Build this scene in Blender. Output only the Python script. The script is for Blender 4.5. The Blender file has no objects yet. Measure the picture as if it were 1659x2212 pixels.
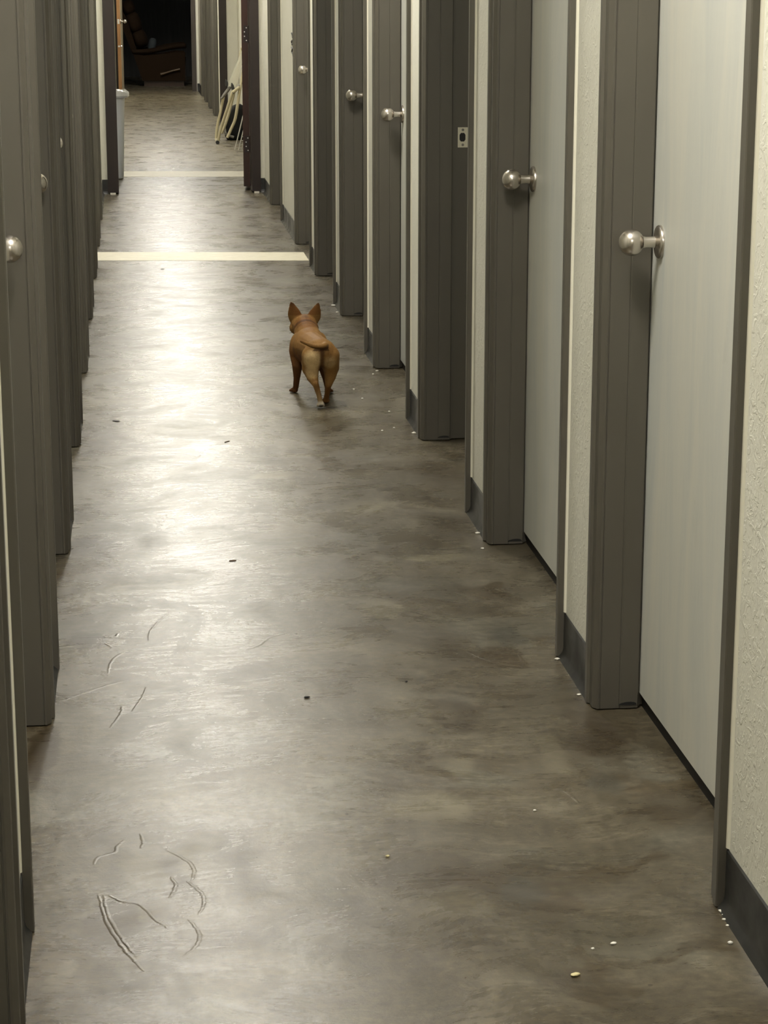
import bpy, bmesh, math, random
from mathutils import Vector, Matrix, noise

random.seed(7)
scene = bpy.context.scene
COL = scene.collection
PI = math.pi

# ------------------------------------------------------------------ camera
FPX, FW, FH = 4649.0, 1659.0, 2212.0
EYE = 1.47
cam_data = bpy.data.cameras.new('camera')
cam_data.sensor_fit = 'VERTICAL'
cam_data.sensor_height = 24.0
cam_data.lens = 24.0 * FPX / FH
cam_data.clip_start = 0.05
cam_data.clip_end = 200
cam = bpy.data.objects.new('camera', cam_data)
COL.objects.link(cam)
_right = Vector((0.9932965, -0.1155944, 0.0))
_up = Vector((0.0278938, 0.23968992, 0.9704487))
_back = Vector((-0.11217844, -0.96394329, 0.24130753))
_m = Matrix((( _right.x, _up.x, _back.x), (_right.y, _up.y, _back.y), (_right.z, _up.z, _back.z)))
cam.matrix_world = Matrix.Translation((0, 0, EYE)) @ _m.to_4x4()
scene.camera = cam

# ------------------------------------------------------------------ world, exposure
w = bpy.data.worlds.new('world')
scene.world = w
w.use_nodes = True
w.node_tree.nodes['Background'].inputs[0].default_value = (0.9, 0.95, 1.0, 1)
w.node_tree.nodes['Background'].inputs[1].default_value = 0.0
scene.view_settings.view_transform = 'Standard'
scene.view_settings.look = 'None'
scene.view_settings.gamma = 1.0
scene.view_settings.use_curve_mapping = False
scene.view_settings.exposure = 0.0
scene.cycles.max_bounces = 10
scene.cycles.diffuse_bounces = 6
scene.cycles.sample_clamp_indirect = 4.0
LAMP_POWER = 105.0
LAMP_COLOR = (1.0, 0.96, 0.875)
# ceiling lamps: (y, strength factor)
LAMPS = [(-0.8, 'behind the camera'), (3.25, 'before the first pair of knobs'), (7.3, 'above the dog'), (11.34, 'above the nearer pale floor strip'),
         (14.9, 'just before the brown doorway'), (19.1, 'above the folded lawn chair'), (23.1, 'above the grey doors of the far hall'), (27.1, 'outside the dark room')]
CEIL = 2.90

# ------------------------------------------------------------------ materials
def new_mat(name, color=(0.5, 0.5, 0.5), rough=0.5, metal=0.0, spec=0.5):
    m = bpy.data.materials.new(name)
    m.use_nodes = True
    b = m.node_tree.nodes['Principled BSDF']
    b.inputs['Base Color'].default_value = (*color, 1)
    b.inputs['Roughness'].default_value = rough
    b.inputs['Metallic'].default_value = metal
    b.inputs['Specular IOR Level'].default_value = spec
    return m

class NT:
    def __init__(s, m):
        s.m = m; s.t = m.node_tree; s.b = s.t.nodes['Principled BSDF']
        s.tc = s.t.nodes.new('ShaderNodeTexCoord')
    def n(s, kind, **kw):
        nd = s.t.nodes.new(kind)
        for k, v in kw.items():
            setattr(nd, k, v)
        return nd
    def l(s, a, b): s.t.links.new(a, b)
    def mapping(s, scale=(1, 1, 1), loc=(0, 0, 0), rot=(0, 0, 0), src=None):
        mp = s.n('ShaderNodeMapping')
        mp.inputs['Scale'].default_value = scale
        mp.inputs['Location'].default_value = loc
        mp.inputs['Rotation'].default_value = rot
        s.l(src if src else s.tc.outputs['Object'], mp.inputs['Vector'])
        return mp.outputs[0]
    def noise(s, vec, scale, detail=4, rough=0.55, dist=0.0):
        nd = s.n('ShaderNodeTexNoise')
        nd.inputs['Scale'].default_value = scale
        nd.inputs['Detail'].default_value = detail
        nd.inputs['Roughness'].default_value = rough
        nd.inputs['Distortion'].default_value = dist
        s.l(vec, nd.inputs['Vector'])
        return nd.outputs['Fac']
    def ramp(s, fac, stops, interp='LINEAR'):
        r = s.n('ShaderNodeValToRGB')
        r.color_ramp.interpolation = interp
        els = r.color_ramp.elements
        while len(els) < len(stops): els.new(0.5)
        for e, (p, c) in zip(els, stops):
            e.position = p
            e.color = (*c, 1) if isinstance(c, tuple) else (c, c, c, 1)
        s.l(fac, r.inputs[0])
        return r.outputs[0]
    def mix(s, fac, a, b, mode='MIX'):
        x = s.n('ShaderNodeMix', data_type='RGBA', blend_type=mode)
        for sock, v in ((x.inputs[0], fac), (x.inputs[6], a), (x.inputs[7], b)):
            if isinstance(v, (int, float)): sock.default_value = v
            elif isinstance(v, tuple): sock.default_value = (*v, 1)
            else: s.l(v, sock)
        return x.outputs[2]
    def math(s, op, a, b=None, c=None):
        x = s.n('ShaderNodeMath', operation=op)
        for i, v in enumerate((a, b, c)):
            if v is None: continue
            if isinstance(v, (int, float)): x.inputs[i].default_value = v
            else: s.l(v, x.inputs[i])
        return x.outputs[0]
    def bump(s, h, dist=0.002, strength=1.0, prev=None):
        b = s.n('ShaderNodeBump')
        b.inputs['Distance'].default_value = dist
        b.inputs['Strength'].default_value = strength
        s.l(h, b.inputs['Height'])
        if prev: s.l(prev, b.inputs['Normal'])
        return b.outputs[0]

def paint_grey():
    m = new_mat('grey_paint', (0.125, 0.112, 0.09), 0.42)
    t = NT(m)
    f = t.noise(t.mapping((3, 3, 1.2)), 2.0, 3)
    t.l(t.ramp(f, [(0.3, (0.078, 0.070, 0.055)), (0.7, (0.086, 0.078, 0.062))]), t.b.inputs['Base Color'])
    g = t.noise(t.mapping((1, 1, 0.6)), 240, 2)
    t.l(t.bump(g, 0.0002, 0.25), t.b.inputs['Normal'])
    return m

def wall_paint(name='wall_paint', c0=(0.67, 0.655, 0.56), c1=(0.73, 0.715, 0.625)):
    m = new_mat(name, c1, 0.6)
    t = NT(m)
    co = t.mapping()
    f = t.noise(co, 3.5, 5)
    t.l(t.ramp(f, [(0.3, c0), (0.7, c1)]), t.b.inputs['Base Color'])
    k = t.ramp(t.noise(co, 42, 4, 0.6, 1.2), [(0.48, 0.0), (0.60, 1.0)])
    fine = t.noise(co, 170, 3)
    n1 = t.bump(k, 0.0018, 0.40)
    n2 = t.bump(fine, 0.0008, 0.45, n1)
    t.l(n2, t.b.inputs['Normal'])
    return m

def door_paint():
    m = new_mat('door_paint', (0.6, 0.6, 0.55), 0.45)
    t = NT(m)
    info = t.n('ShaderNodeObjectInfo')
    add = t.n('ShaderNodeVectorMath', operation='ADD')
    sc = t.n('ShaderNodeVectorMath', operation='SCALE')
    t.l(t.tc.outputs['Object'], add.inputs[0])
    cmb = t.n('ShaderNodeCombineXYZ')
    for i in range(3): t.l(info.outputs['Random'], cmb.inputs[i])
    t.l(cmb.outputs[0], sc.inputs[0]); sc.inputs['Scale'].default_value = 40
    t.l(sc.outputs[0], add.inputs[1])
    v = add.outputs[0]
    st = t.noise(t.mapping((1, 5, 0.7), src=v), 1.4, 7, 0.62, 0.9)
    c = t.ramp(st, [(0.3, (0.52, 0.535, 0.505)), (0.5, (0.585, 0.585, 0.53)), (0.72, (0.65, 0.63, 0.55))])
    sm = t.noise(t.mapping((1, 5, 2.2), src=v), 4.5, 5, 0.6, 0.5)
    c = t.mix(t.ramp(sm, [(0.62, 0.0), (0.78, 0.22)]), c, (0.40, 0.40, 0.36))
    t.l(c, t.b.inputs['Base Color'])
    t.l(t.bump(t.noise(t.mapping((1, 90, 6), src=v), 3, 3), 0.0006, 0.4), t.b.inputs['Normal'])
    return m

def floor_mat():
    m = new_mat('stained_concrete', (0.2, 0.18, 0.14), 0.3)
    t = NT(m)
    co = t.mapping()
    # warped coordinates for the trowelled look
    wv = t.n('ShaderNodeTexNoise'); wv.inputs['Scale'].default_value = 1.7; wv.inputs['Detail'].default_value = 3
    t.l(co, wv.inputs['Vector'])
    off = t.n('ShaderNodeVectorMath', operation='MULTIPLY_ADD')
    t.l(wv.outputs['Color'], off.inputs[0]); off.inputs[1].default_value = (0.35, 0.35, 0); t.l(co, off.inputs[2])
    wc = off.outputs[0]
    big = t.noise(wc, 1.6, 7, 0.6, 0.6)
    mid = t.noise(t.mapping((1.0, 0.7, 1), src=wc), 4.2, 8, 0.62, 0.8)
    fine = t.noise(co, 55, 6, 0.7)
    base = t.ramp(big, [(0.30, (0.067, 0.055, 0.037)), (0.47, (0.092, 0.079, 0.057)), (0.60, (0.107, 0.097, 0.075)), (0.75, (0.125, 0.111, 0.084))])
    c2 = t.ramp(mid, [(0.30, (0.051, 0.039, 0.023)), (0.50, (0.096, 0.084, 0.063)), (0.66, (0.154, 0.140, 0.110))])
    c = t.mix(0.62, base, c2)
    # grey trowel patches
    gp = t.ramp(t.noise(t.mapping((1, 1.1, 1), (4, 2, 0), src=wc), 2.6, 5, 0.55, 0.5), [(0.55, 0.0), (0.63, 0.55)])
    c = t.mix(gp, c, (0.119, 0.115, 0.096))
    # brown stain pools with a sharper edge
    bs = t.ramp(t.noise(t.mapping((1, 1, 1), (9, 5, 0), src=wc), 3.1, 7, 0.6, 0.4), [(0.575, 0.0), (0.60, 0.65)])
    c = t.mix(bs, c, (0.058, 0.043, 0.023))
    # fine mottling
    c = t.mix(0.8, c, t.ramp(fine, [(0.25, (0.22, 0.22, 0.21)), (0.5, (0.5, 0.5, 0.5)), (0.75, (0.80, 0.80, 0.78))]), 'OVERLAY')
    brush = t.noise(t.mapping((7, 46, 1), rot=(0, 0, 0.12), src=wc), 1.6, 7, 0.68, 0.7)
    c = t.mix(0.5, c, t.ramp(brush, [(0.28, (0.28, 0.275, 0.27)), (0.5, (0.5, 0.5, 0.5)), (0.72, (0.74, 0.74, 0.73))]), 'OVERLAY')
    # thin pale scuffs across the corridor
    sc = t.noise(t.mapping((2.2, 26, 1), rot=(0, 0, 0.25), src=wc), 2.2, 6, 0.65, 0.8)
    scm = t.math('MULTIPLY', t.ramp(sc, [(0.62, 0.0), (0.74, 0.28)]), t.ramp(t.noise(co, 2.3, 3), [(0.48, 0.0), (0.60, 1.0)]))
    c = t.mix(scm, c, (0.209, 0.191, 0.151))
    # stains and worn patches with their own outlines
    STAINS = [(-0.128, 6.916, 0.090, 0.305, 'b', 0.75), (-0.124, 5.562, 0.097, 0.115, 'b', 0.80), (-0.133, 4.739, 0.058, 0.064, 'b', 0.90), (0.299, 5.788, 0.083, 0.115, 'b', 0.70), (-0.203, 4.057, 0.036, 0.160, 'b', 0.80), (0.790, 4.510, 0.061, 0.086, 'b', 0.60), (0.630, 4.139, 0.057, 0.127, 'b', 0.50), (0.886, 3.957, 0.055, 0.157, 'b', 0.50), (-0.058, 3.202, 0.044, 0.087, 'b', 0.60), (0.447, 3.365, 0.101, 0.097, 'b', 0.40), (0.824, 4.681, 0.053, 0.078, 'g', 0.60), (0.847, 3.732, 0.052, 0.071, 'g', 0.50), (0.613, 3.269, 0.046, 0.065, 'g', 0.50), (0.416, 6.367, 0.119, 0.056, 'p', 0.70), (0.665, 5.935, 0.105, 0.083, 'p', 0.55), (0.498, 3.655, 0.092, 0.085, 'p', 0.60), (0.575, 4.937, 0.066, 0.101, 'p', 0.50), (0.600, 3.847, 0.044, 0.059, 'p', 0.45), (0.747, 5.366, 0.096, 0.041, 'p', 0.70), (0.097, 3.406, 0.047, 0.137, 'p', 0.40), (0.785, 3.915, 0.036, 0.128, 'p', 0.35), (0.493, 6.633, 0.102, 0.041, 'p', 0.50), (0.220, 4.034, 0.082, 0.037, 'g', 0.40), (-0.021, 3.381, 0.054, 0.106, 'p', 0.50), (0.503, 3.208, 0.090, 0.071, 'p', 0.30), ]
    tint = {'b': (0.040, 0.027, 0.012), 'g': (0.062, 0.062, 0.054), 'p': (0.200, 0.185, 0.140)}
    ws = t.n('ShaderNodeTexNoise'); ws.inputs['Scale'].default_value = 7; ws.inputs['Detail'].default_value = 7; ws.inputs['Roughness'].default_value = 0.62
    t.l(co, ws.inputs['Vector'])
    edge = t.n('ShaderNodeVectorMath', operation='SUBTRACT'); t.l(ws.outputs['Color'], edge.inputs[0]); edge.inputs[1].default_value = (0.5, 0.5, 0.5)
    for sx, sy, rx, ry, kind, kk in STAINS:
        q = t.n('ShaderNodeVectorMath', operation='SUBTRACT'); t.l(co, q.inputs[0]); q.inputs[1].default_value = (sx, sy, 0)
        q2 = t.n('ShaderNodeVectorMath', operation='MULTIPLY'); t.l(q.outputs[0], q2.inputs[0]); q2.inputs[1].default_value = (1 / rx, 1 / ry, 0)
        q3 = t.n('ShaderNodeVectorMath', operation='MULTIPLY_ADD'); t.l(edge.outputs[0], q3.inputs[0]); q3.inputs[1].default_value = (2.6, 2.6, 0); t.l(q2.outputs[0], q3.inputs[2])
        ln = t.n('ShaderNodeVectorMath', operation='LENGTH'); t.l(q3.outputs[0], ln.inputs[0])
        mk = t.ramp(ln.outputs['Value'], [(0.55 if kind != 'b' else 0.80, kk), (1.0, 0.0)])
        c = t.mix(mk, c, tint[kind])
    # floor colour mixed paler from the second strip onward
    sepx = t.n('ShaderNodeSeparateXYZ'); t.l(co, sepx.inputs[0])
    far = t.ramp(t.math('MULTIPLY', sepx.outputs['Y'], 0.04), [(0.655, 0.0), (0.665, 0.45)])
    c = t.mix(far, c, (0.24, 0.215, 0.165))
    c = t.mix(1.0, c, t.ramp(t.noise(t.mapping((1, 1, 1), (3, 8, 0), src=wc), 3.4, 6, 0.6, 0.9), [(0.34, (0.60, 0.555, 0.45)), (0.5, (0.85, 0.815, 0.72)), (0.64, (1.14, 1.11, 1.01))]), 'MULTIPLY')
    # dark specks
    vo = t.n('ShaderNodeTexVoronoi'); vo.inputs['Scale'].default_value = 16
    t.l(co, vo.inputs['Vector'])
    sp = t.ramp(vo.outputs['Distance'], [(0.055, 1.0), (0.075, 0.0)])
    spg = t.ramp(t.noise(co, 9, 2), [(0.56, 0.0), (0.60, 0.75)])
    c = t.mix(t.math('MULTIPLY', sp, spg), c, (0.035, 0.026, 0.018))
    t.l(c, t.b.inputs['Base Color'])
    # gloss of the sealer
    rr = t.ramp(t.noise(t.mapping((1, 1, 1), (1, 3, 0), src=wc), 5.5, 7, 0.65, 0.5), [(0.28, 0.19), (0.5, 0.28), (0.72, 0.42)])
    rr2 = t.mix(0.22, rr, t.ramp(brush, [(0.3, 0.12), (0.7, 0.52)]))
    t.l(rr2, t.b.inputs['Roughness'])
    t.b.inputs['Specular IOR Level'].default_value = 0.42
    # relief: slow waves, trowel arcs, grain
    arcs = t.n('ShaderNodeTexWave', wave_type='RINGS', rings_direction='Z')
    arcs.inputs['Scale'].default_value = 11; arcs.inputs['Distortion'].default_value = 3.0; arcs.inputs['Detail'].default_value = 2
    arcs.inputs['Detail Scale'].default_value = 1.2
    vc = t.n('ShaderNodeTexVoronoi'); vc.inputs['Scale'].default_value = 1.9
    t.l(wc, vc.inputs['Vector'])
    d = t.n('ShaderNodeVectorMath', operation='SUBTRACT')
    t.l(co, d.inputs[0]); t.l(vc.outputs['Position'], d.inputs[1])
    t.l(d.outputs[0], arcs.inputs['Vector'])
    ag = t.ramp(t.noise(co, 3.1, 3), [(0.50, 0.0), (0.62, 1.0)])
    ah = t.math('MULTIPLY', arcs.outputs['Fac'], ag)
    slow = t.noise(t.mapping((0.7, 1.6, 1), src=wc), 5, 3, 0.5)
    b1 = t.bump(slow, 0.006, 0.35)
    b2 = t.bump(mid, 0.003, 0.35, b1)
    b3 = t.bump(ah, 0.0005, 0.22, b2)
    b4 = t.bump(brush, 0.0010, 0.24, b3)
    b5 = t.bump(t.noise(t.mapping((1, 2.0, 1)), 110, 5, 0.75), 0.0009, 0.35, b4)
    t.l(b5, t.b.inputs['Normal'])
    return m

def strip_mat():
    m = new_mat('pale_floor_strip', (0.55, 0.5, 0.36), 0.45)
    t = NT(m)
    f = t.noise(t.mapping((5, 30, 1), rot=(0, 0, 0.5)), 3, 6, 0.65, 0.8)
    t.l(t.ramp(f, [(0.3, (0.40, 0.36, 0.24)), (0.55, (0.55, 0.51, 0.38)), (0.75, (0.68, 0.64, 0.50))]), t.b.inputs['Base Color'])
    t.l(t.bump(f, 0.001, 0.5), t.b.inputs['Normal'])
    return m

def rubber_mat():
    m = new_mat('black_rubber', (0.018, 0.018, 0.017), 0.4)
    t = NT(m)
    t.l(t.ramp(t.noise(t.mapping(), 9, 4), [(0.4, 0.30), (0.7, 0.55)]), t.b.inputs['Roughness'])
    f = t.noise(t.mapping((4, 4, 12)), 3, 4)
    t.l(t.ramp(f, [(0.4, (0.014, 0.014, 0.013)), (0.8, (0.032, 0.032, 0.030))]), t.b.inputs['Base Color'])
    return m

def nickel_mat():
    return new_mat('satin_nickel', (0.60, 0.555, 0.50), 0.27, 1.0)

def brown_mat(name, a, b, rough=0.4):
    m = new_mat(name, a, rough)
    t = NT(m)
    f = t.noise(t.mapping((9, 9, 0.8)), 3, 5, 0.6, 0.6)
    t.l(t.ramp(f, [(0.35, a), (0.7, b)]), t.b.inputs['Base Color'])
    return m

def fabric_mat(name, a, b, scale=120):
    m = new_mat(name, a, 0.9, 0, 0.2)
    t = NT(m)
    f = t.noise(t.mapping(), scale, 4, 0.7)
    t.l(t.ramp(f, [(0.3, a), (0.7, b)]), t.b.inputs['Base Color'])
    t.l(t.bump(f, 0.002, 0.5), t.b.inputs['Normal'])
    return m

GREY = paint_grey()
WALL = wall_paint()
CAULK = new_mat('caulk_bead', (0.80, 0.77, 0.64), 0.4)
DOORM = door_paint()
FLOOR = floor_mat()
STRIP = strip_mat()
RUBBER = rubber_mat()
NICKEL = nickel_mat()
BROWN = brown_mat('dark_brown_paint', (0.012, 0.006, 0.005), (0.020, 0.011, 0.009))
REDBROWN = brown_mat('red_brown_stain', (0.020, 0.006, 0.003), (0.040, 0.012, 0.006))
OAK = brown_mat('stained_door_edge', (0.20, 0.095, 0.030), (0.27, 0.14, 0.05), 0.5)
BEIGE = brown_mat('beige_door_paint', (0.45, 0.38, 0.27), (0.52, 0.45, 0.33), 0.5)
BLACK = new_mat('black_void', (0.006, 0.006, 0.006), 0.7)
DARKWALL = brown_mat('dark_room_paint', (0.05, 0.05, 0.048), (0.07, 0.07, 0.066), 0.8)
CEILM = wall_paint('ceiling_paint', (0.74, 0.73, 0.68), (0.80, 0.79, 0.74))
PLATE = new_mat('painted_strike', (0.62, 0.59, 0.47), 0.35, 0.0)
STEEL = new_mat('bright_steel', (0.75, 0.74, 0.72), 0.25, 1.0)
SCREW = new_mat('screw_head', (0.75, 0.74, 0.70), 0.35, 0.3)
BIN = brown_mat('white_plastic', (0.74, 0.77, 0.81), (0.78, 0.81, 0.85), 0.35)
LINER = brown_mat('bin_liner', (0.78, 0.79, 0.80), (0.84, 0.84, 0.84), 0.3)
RECL = fabric_mat('brown_upholstery', (0.017, 0.0085, 0.0032), (0.025, 0.0135, 0.0055))
TUBE = brown_mat('cream_tube', (0.44, 0.39, 0.25), (0.52, 0.47, 0.31), 0.3)
GREYPAD = brown_mat('grey_plastic', (0.16, 0.15, 0.13), (0.20, 0.19, 0.165), 0.5)
WIRE = new_mat('white_wire', (0.72, 0.71, 0.68), 0.4)
PLASTER = fabric_mat('white_plaster', (0.72, 0.69, 0.60), (0.82, 0.79, 0.70), 200)
INK = new_mat('black_ink', (0.015, 0.014, 0.012), 0.6)

# ------------------------------------------------------------------ mesh helpers
class MB:
    def __init__(s): s.v = []; s.f = []
    def box(s, x0, y0, z0, x1, y1, z1):
        b = len(s.v)
        s.v += [(x, y, z) for z in (z0, z1) for y in (y0, y1) for x in (x0, x1)]
        s.f += [tuple(b + i for i in q) for q in ((0, 2, 3, 1), (4, 5, 7, 6), (0, 1, 5, 4), (2, 6, 7, 3), (0, 4, 6, 2), (1, 3, 7, 5))]
        return s
    def prism(s, poly, z0, z1):
        b = len(s.v); n = len(poly)
        s.v += [(x, y, z0) for x, y in poly] + [(x, y, z1) for x, y in poly]
        s.f += [(b + i, b + (i + 1) % n, b + n + (i + 1) % n, b + n + i) for i in range(n)]
        s.f += [tuple(b + i for i in range(n))[::-1], tuple(b + n + i for i in range(n))]
        return s
    def rings(s, rings, cap=True):
        b = len(s.v); n = len(rings[0])
        for r in rings: s.v += [tuple(p) for p in r]
        for k in range(len(rings) - 1):
            for i in range(n):
                j = (i + 1) % n
                s.f.append((b + k * n + i, b + k * n + j, b + (k + 1) * n + j, b + (k + 1) * n + i))
        if cap:
            s.f.append(tuple(b + i for i in range(n))[::-1])
            e = b + (len(rings) - 1) * n
            s.f.append(tuple(e + i for i in range(n)))
        return s
    def lathe(s, prof, axis, org, seg=32):
        ax = Vector(axis).normalized()
        a = ax.orthogonal().normalized(); bb = ax.cross(a)
        rg = []
        for r, h in prof:
            rg.append([Vector(org) + ax * h + (a * math.cos(2 * PI * i / seg) + bb * math.sin(2 * PI * i / seg)) * max(r, 1e-5) for i in range(seg)])
        return s.rings(rg)
    def tube(s, pts, radii, seg=10):
        pts = [Vector(p) for p in pts]
        if not isinstance(radii, (list, tuple)): radii = [radii] * len(pts)
        rg = []; up = None
        for i, p in enumerate(pts):
            d = (pts[min(i + 1, len(pts) - 1)] - pts[max(i - 1, 0)]).normalized()
            if up is None: up = d.orthogonal().normalized()
            up = (up - d * up.dot(d)).normalized()
            sd = d.cross(up)
            rg.append([p + (up * math.cos(2 * PI * k / seg) + sd * math.sin(2 * PI * k / seg)) * radii[i] for k in range(seg)])
        return s.rings(rg)
    def mesh(s, name):
        me = bpy.data.meshes.new(name)
        me.from_pydata(s.v, [], s.f)
        bm = bmesh.new(); bm.from_mesh(me)
        bmesh.ops.recalc_face_normals(bm, faces=bm.faces)
        bm.to_mesh(me); bm.free()
        return me

def link(name, me, mat=None, parent=None, smooth=False, loc=None):
    o = bpy.data.objects.new(name, me)
    COL.objects.link(o)
    if mat is not None and me is not None and not me.materials: me.materials.append(mat)
    if parent is not None: o.parent = parent
    if loc is not None: o.location = loc
    if smooth and me is not None:
        for p in me.polygons: p.use_smooth = True
    return o

def autosmooth(me, ang=35):
    bm = bmesh.new(); bm.from_mesh(me)
    for f in bm.faces: f.smooth = True
    for e in bm.edges:
        if len(e.link_faces) == 2 and e.calc_face_angle(0) > math.radians(ang): e.smooth = False
    bm.to_mesh(me); bm.free()
    return me

def part(name, mb, mat, parent=None, sm=None, loc=None):
    me = mb.mesh(name)
    if sm: autosmooth(me, sm)
    return link(name, me, mat, parent, loc=loc)

def tag(o, label=None, cat=None, group=None, kind=None):
    if label: o['label'] = label
    if cat: o['category'] = cat
    if group: o['group'] = group
    if kind: o['kind'] = kind
    return o

def empty(name, loc=(0, 0, 0), rz=0.0):
    o = bpy.data.objects.new(name, None)
    COL.objects.link(o); o.location = loc; o.rotation_euler = (0, 0, rz)
    o.empty_display_size = 0.1
    return o

def smooth_path(pts, n=6):
    P = [Vector(p) for p in pts]; out = []
    for i in range(len(P) - 1):
        p0 = P[max(i - 1, 0)]; p1 = P[i]; p2 = P[i + 1]; p3 = P[min(i + 2, len(P) - 1)]
        for k in range(n):
            t = k / n
            out.append(0.5 * ((2 * p1) + (p2 - p0) * t + (2 * p0 - 5 * p1 + 4 * p2 - p3) * t * t + (3 * p1 - p0 - 3 * p2 + p3) * t ** 3))
    out.append(P[-1])
    return out

# ------------------------------------------------------------------ layout of the corridor
XR, XL = 0.910, -0.186          # casing faces
DWALL = 0.018                   # wall plane behind the casing face
PITCH = 1.338
R0, L0 = 3.157, 3.190           # near outer edge of the first door frame seen on each side
FW_ = 0.978                     # near outer edge -> far jamb face
RIGHT_Y = [R0 + PITCH * k for k in range(-2, 7)] + [13.36]
LEFT_Y = [L0 + PITCH * k for k in range(-2, 8)]
HALL_Y = [22.85 + PITCH * k for k in range(4)]       # doors past the portal, right side
DOOR_H = 2.06
Y_BACK, Y_PORTAL, Y_END = -3.0, 15.2, 29.1
FRAME_LEN = FW_ + 0.062

# ---- floor, ceiling
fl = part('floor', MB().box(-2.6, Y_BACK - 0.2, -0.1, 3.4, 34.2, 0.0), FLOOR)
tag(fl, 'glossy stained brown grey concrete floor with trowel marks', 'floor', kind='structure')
RIDGES = [
[(0.028, 3.5), (0.061, 3.452), (0.073, 3.408), (0.067, 3.366)],
[(0.059, 3.367), (0.078, 3.324), (0.085, 3.283), (0.075, 3.229)],
[(0.058, 3.216), (0.073, 3.161), (0.068, 3.117), (0.045, 3.077)],
[(-0.086, 3.327), (-0.077, 3.239), (-0.057, 3.154), (-0.032, 3.079), (-0.014, 3.035)],
[(-0.079, 3.326), (-0.071, 3.246), (-0.05, 3.16), (-0.026, 3.085)],
[(-0.071, 3.325), (-0.048, 3.294), (-0.019, 3.279), (0.0, 3.23), (0.025, 3.181)],
[(-0.096, 3.453), (-0.09, 3.483), (-0.062, 3.502), (-0.057, 3.528), (-0.045, 3.554)],
[(-0.165, 4.766), (-0.11, 4.768), (-0.069, 4.763), (-0.055, 4.793), (-0.013, 4.8)],
[(-0.091, 4.719), (-0.073, 4.679), (-0.099, 4.652)],
[(0.009, 4.723), (0.014, 4.8), (0.039, 4.887), (0.064, 4.95)],
[(-0.08, 4.498), (-0.076, 4.568), (-0.05, 4.639), (0.008, 4.662)],
[(-0.179, 4.32), (-0.122, 4.379), (-0.058, 4.433), (-0.007, 4.454)],
[(0.001, 4.392), (-0.008, 4.326), (-0.029, 4.239)],
[(0.033, 3.387), (0.04, 3.345), (0.028, 3.298)],
[(-0.017, 3.583), (-0.012, 3.541), (-0.017, 3.515)],
[(0.224, 4.629), (0.258, 4.663), (0.284, 4.714), (0.328, 4.748)],
[(-0.074, 4.145), (-0.058, 4.205), (-0.05, 4.254), (-0.052, 4.28)],
[(0.717, 4.567), (0.749, 4.501), (0.786, 4.466), (0.832, 4.43)],
[(0.83, 4.553), (0.83, 4.461), (0.82, 4.432)],
[(0.755, 3.711), (0.772, 3.687), (0.783, 3.633)],
]
random.seed(5)
for path in RIDGES:
    P_ = smooth_path([(x, y, 0.0) for x, y in path], 7)
    rg = []; N_ = len(P_)
    for i, p in enumerate(P_):
        d = (P_[min(i + 1, N_ - 1)] - P_[max(i - 1, 0)]).normalized(); sd = Vector((-d.y, d.x, 0))
        p = p + sd * random.uniform(-0.0012, 0.0012)
        k = math.sin(PI * (0.04 + 0.92 * i / (N_ - 1))) ** 0.5
        wd_, hh = 0.0060 * (0.5 + 0.5 * k), 0.00045 * k
        rg.append([p - sd * wd_ + Vector((0, 0, -0.0004)), p - sd * wd_ * 0.35 + Vector((0, 0, hh)), p + sd * wd_ * 0.35 + Vector((0, 0, hh)), p + sd * wd_ + Vector((0, 0, -0.0004))])
    part('coating_ridge', MB().rings(rg), FLOOR, fl, 80)
ce = part('ceiling', MB().box(-2.6, Y_BACK - 0.2, CEIL, 3.4, 34.2, CEIL + 0.1), CEILM)
tag(ce, 'plain white ceiling above the corridor', 'ceiling', kind='structure')

def spans(y0, y1, doors, ln):
    s = []; a = y0
    for d in doors:
        s.append((a, d)); a = d + ln
    s.append((a, y1))
    return [(p, q) for p, q in s if q - p > 0.01]

def wall_pieces(mb, xa, xb, y0, y1, doors):
    for p, q in spans(y0, y1, doors, FRAME_LEN):
        mb.box(xa, p, 0, xb, q, CEIL)
    for d in doors:
        mb.box(xa, d, DOOR_H + 0.06, xb, d + FRAME_LEN, CEIL)

XWR, XWL = XR + DWALL, XL - DWALL
mb = MB(); wall_pieces(mb, XWR, XWR + 0.13, Y_BACK, Y_PORTAL + 0.14, RIGHT_Y)
wr = part('wall_right', mb, WALL)
tag(wr, 'cream textured wall piers between the doors along the right', 'wall', kind='structure')
mb = MB(); wall_pieces(mb, XWL - 0.13, XWL, Y_BACK, Y_PORTAL + 0.14, LEFT_Y)
wl = part('wall_left', mb, WALL)
tag(wl, 'cream wall piers hidden behind casings along the left', 'wall', kind='structure')
wb = part('wall_back', MB().box(-2.6, Y_BACK - 0.12, 0, 3.4, Y_BACK, CEIL), WALL)
tag(wb, 'cream wall closing the corridor at its near end', 'wall', kind='structure')

# caulk beads where wall meets casing
def bead(name, parent, x, s, y, ys, z0, z1):
    r = 0.0048 if s > 0 else 0.003
    poly = [(x + s * 0.002, y), (x - s * r, y), (x - s * r * 0.8, y + ys * r * 0.75), (x + s * 0.002, y + ys * 2.1 * r)]
    return part(name, MB().prism(poly, z0, z1), CAULK, parent)
for d in RIGHT_Y: bead('caulk_bead', wr, XWR, 1, d, -1, 0.105, DOOR_H + 0.05)
for d in LEFT_Y: bead('caulk_bead', wl, XWL, -1, d, -1, 0.105, DOOR_H + 0.05)

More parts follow.
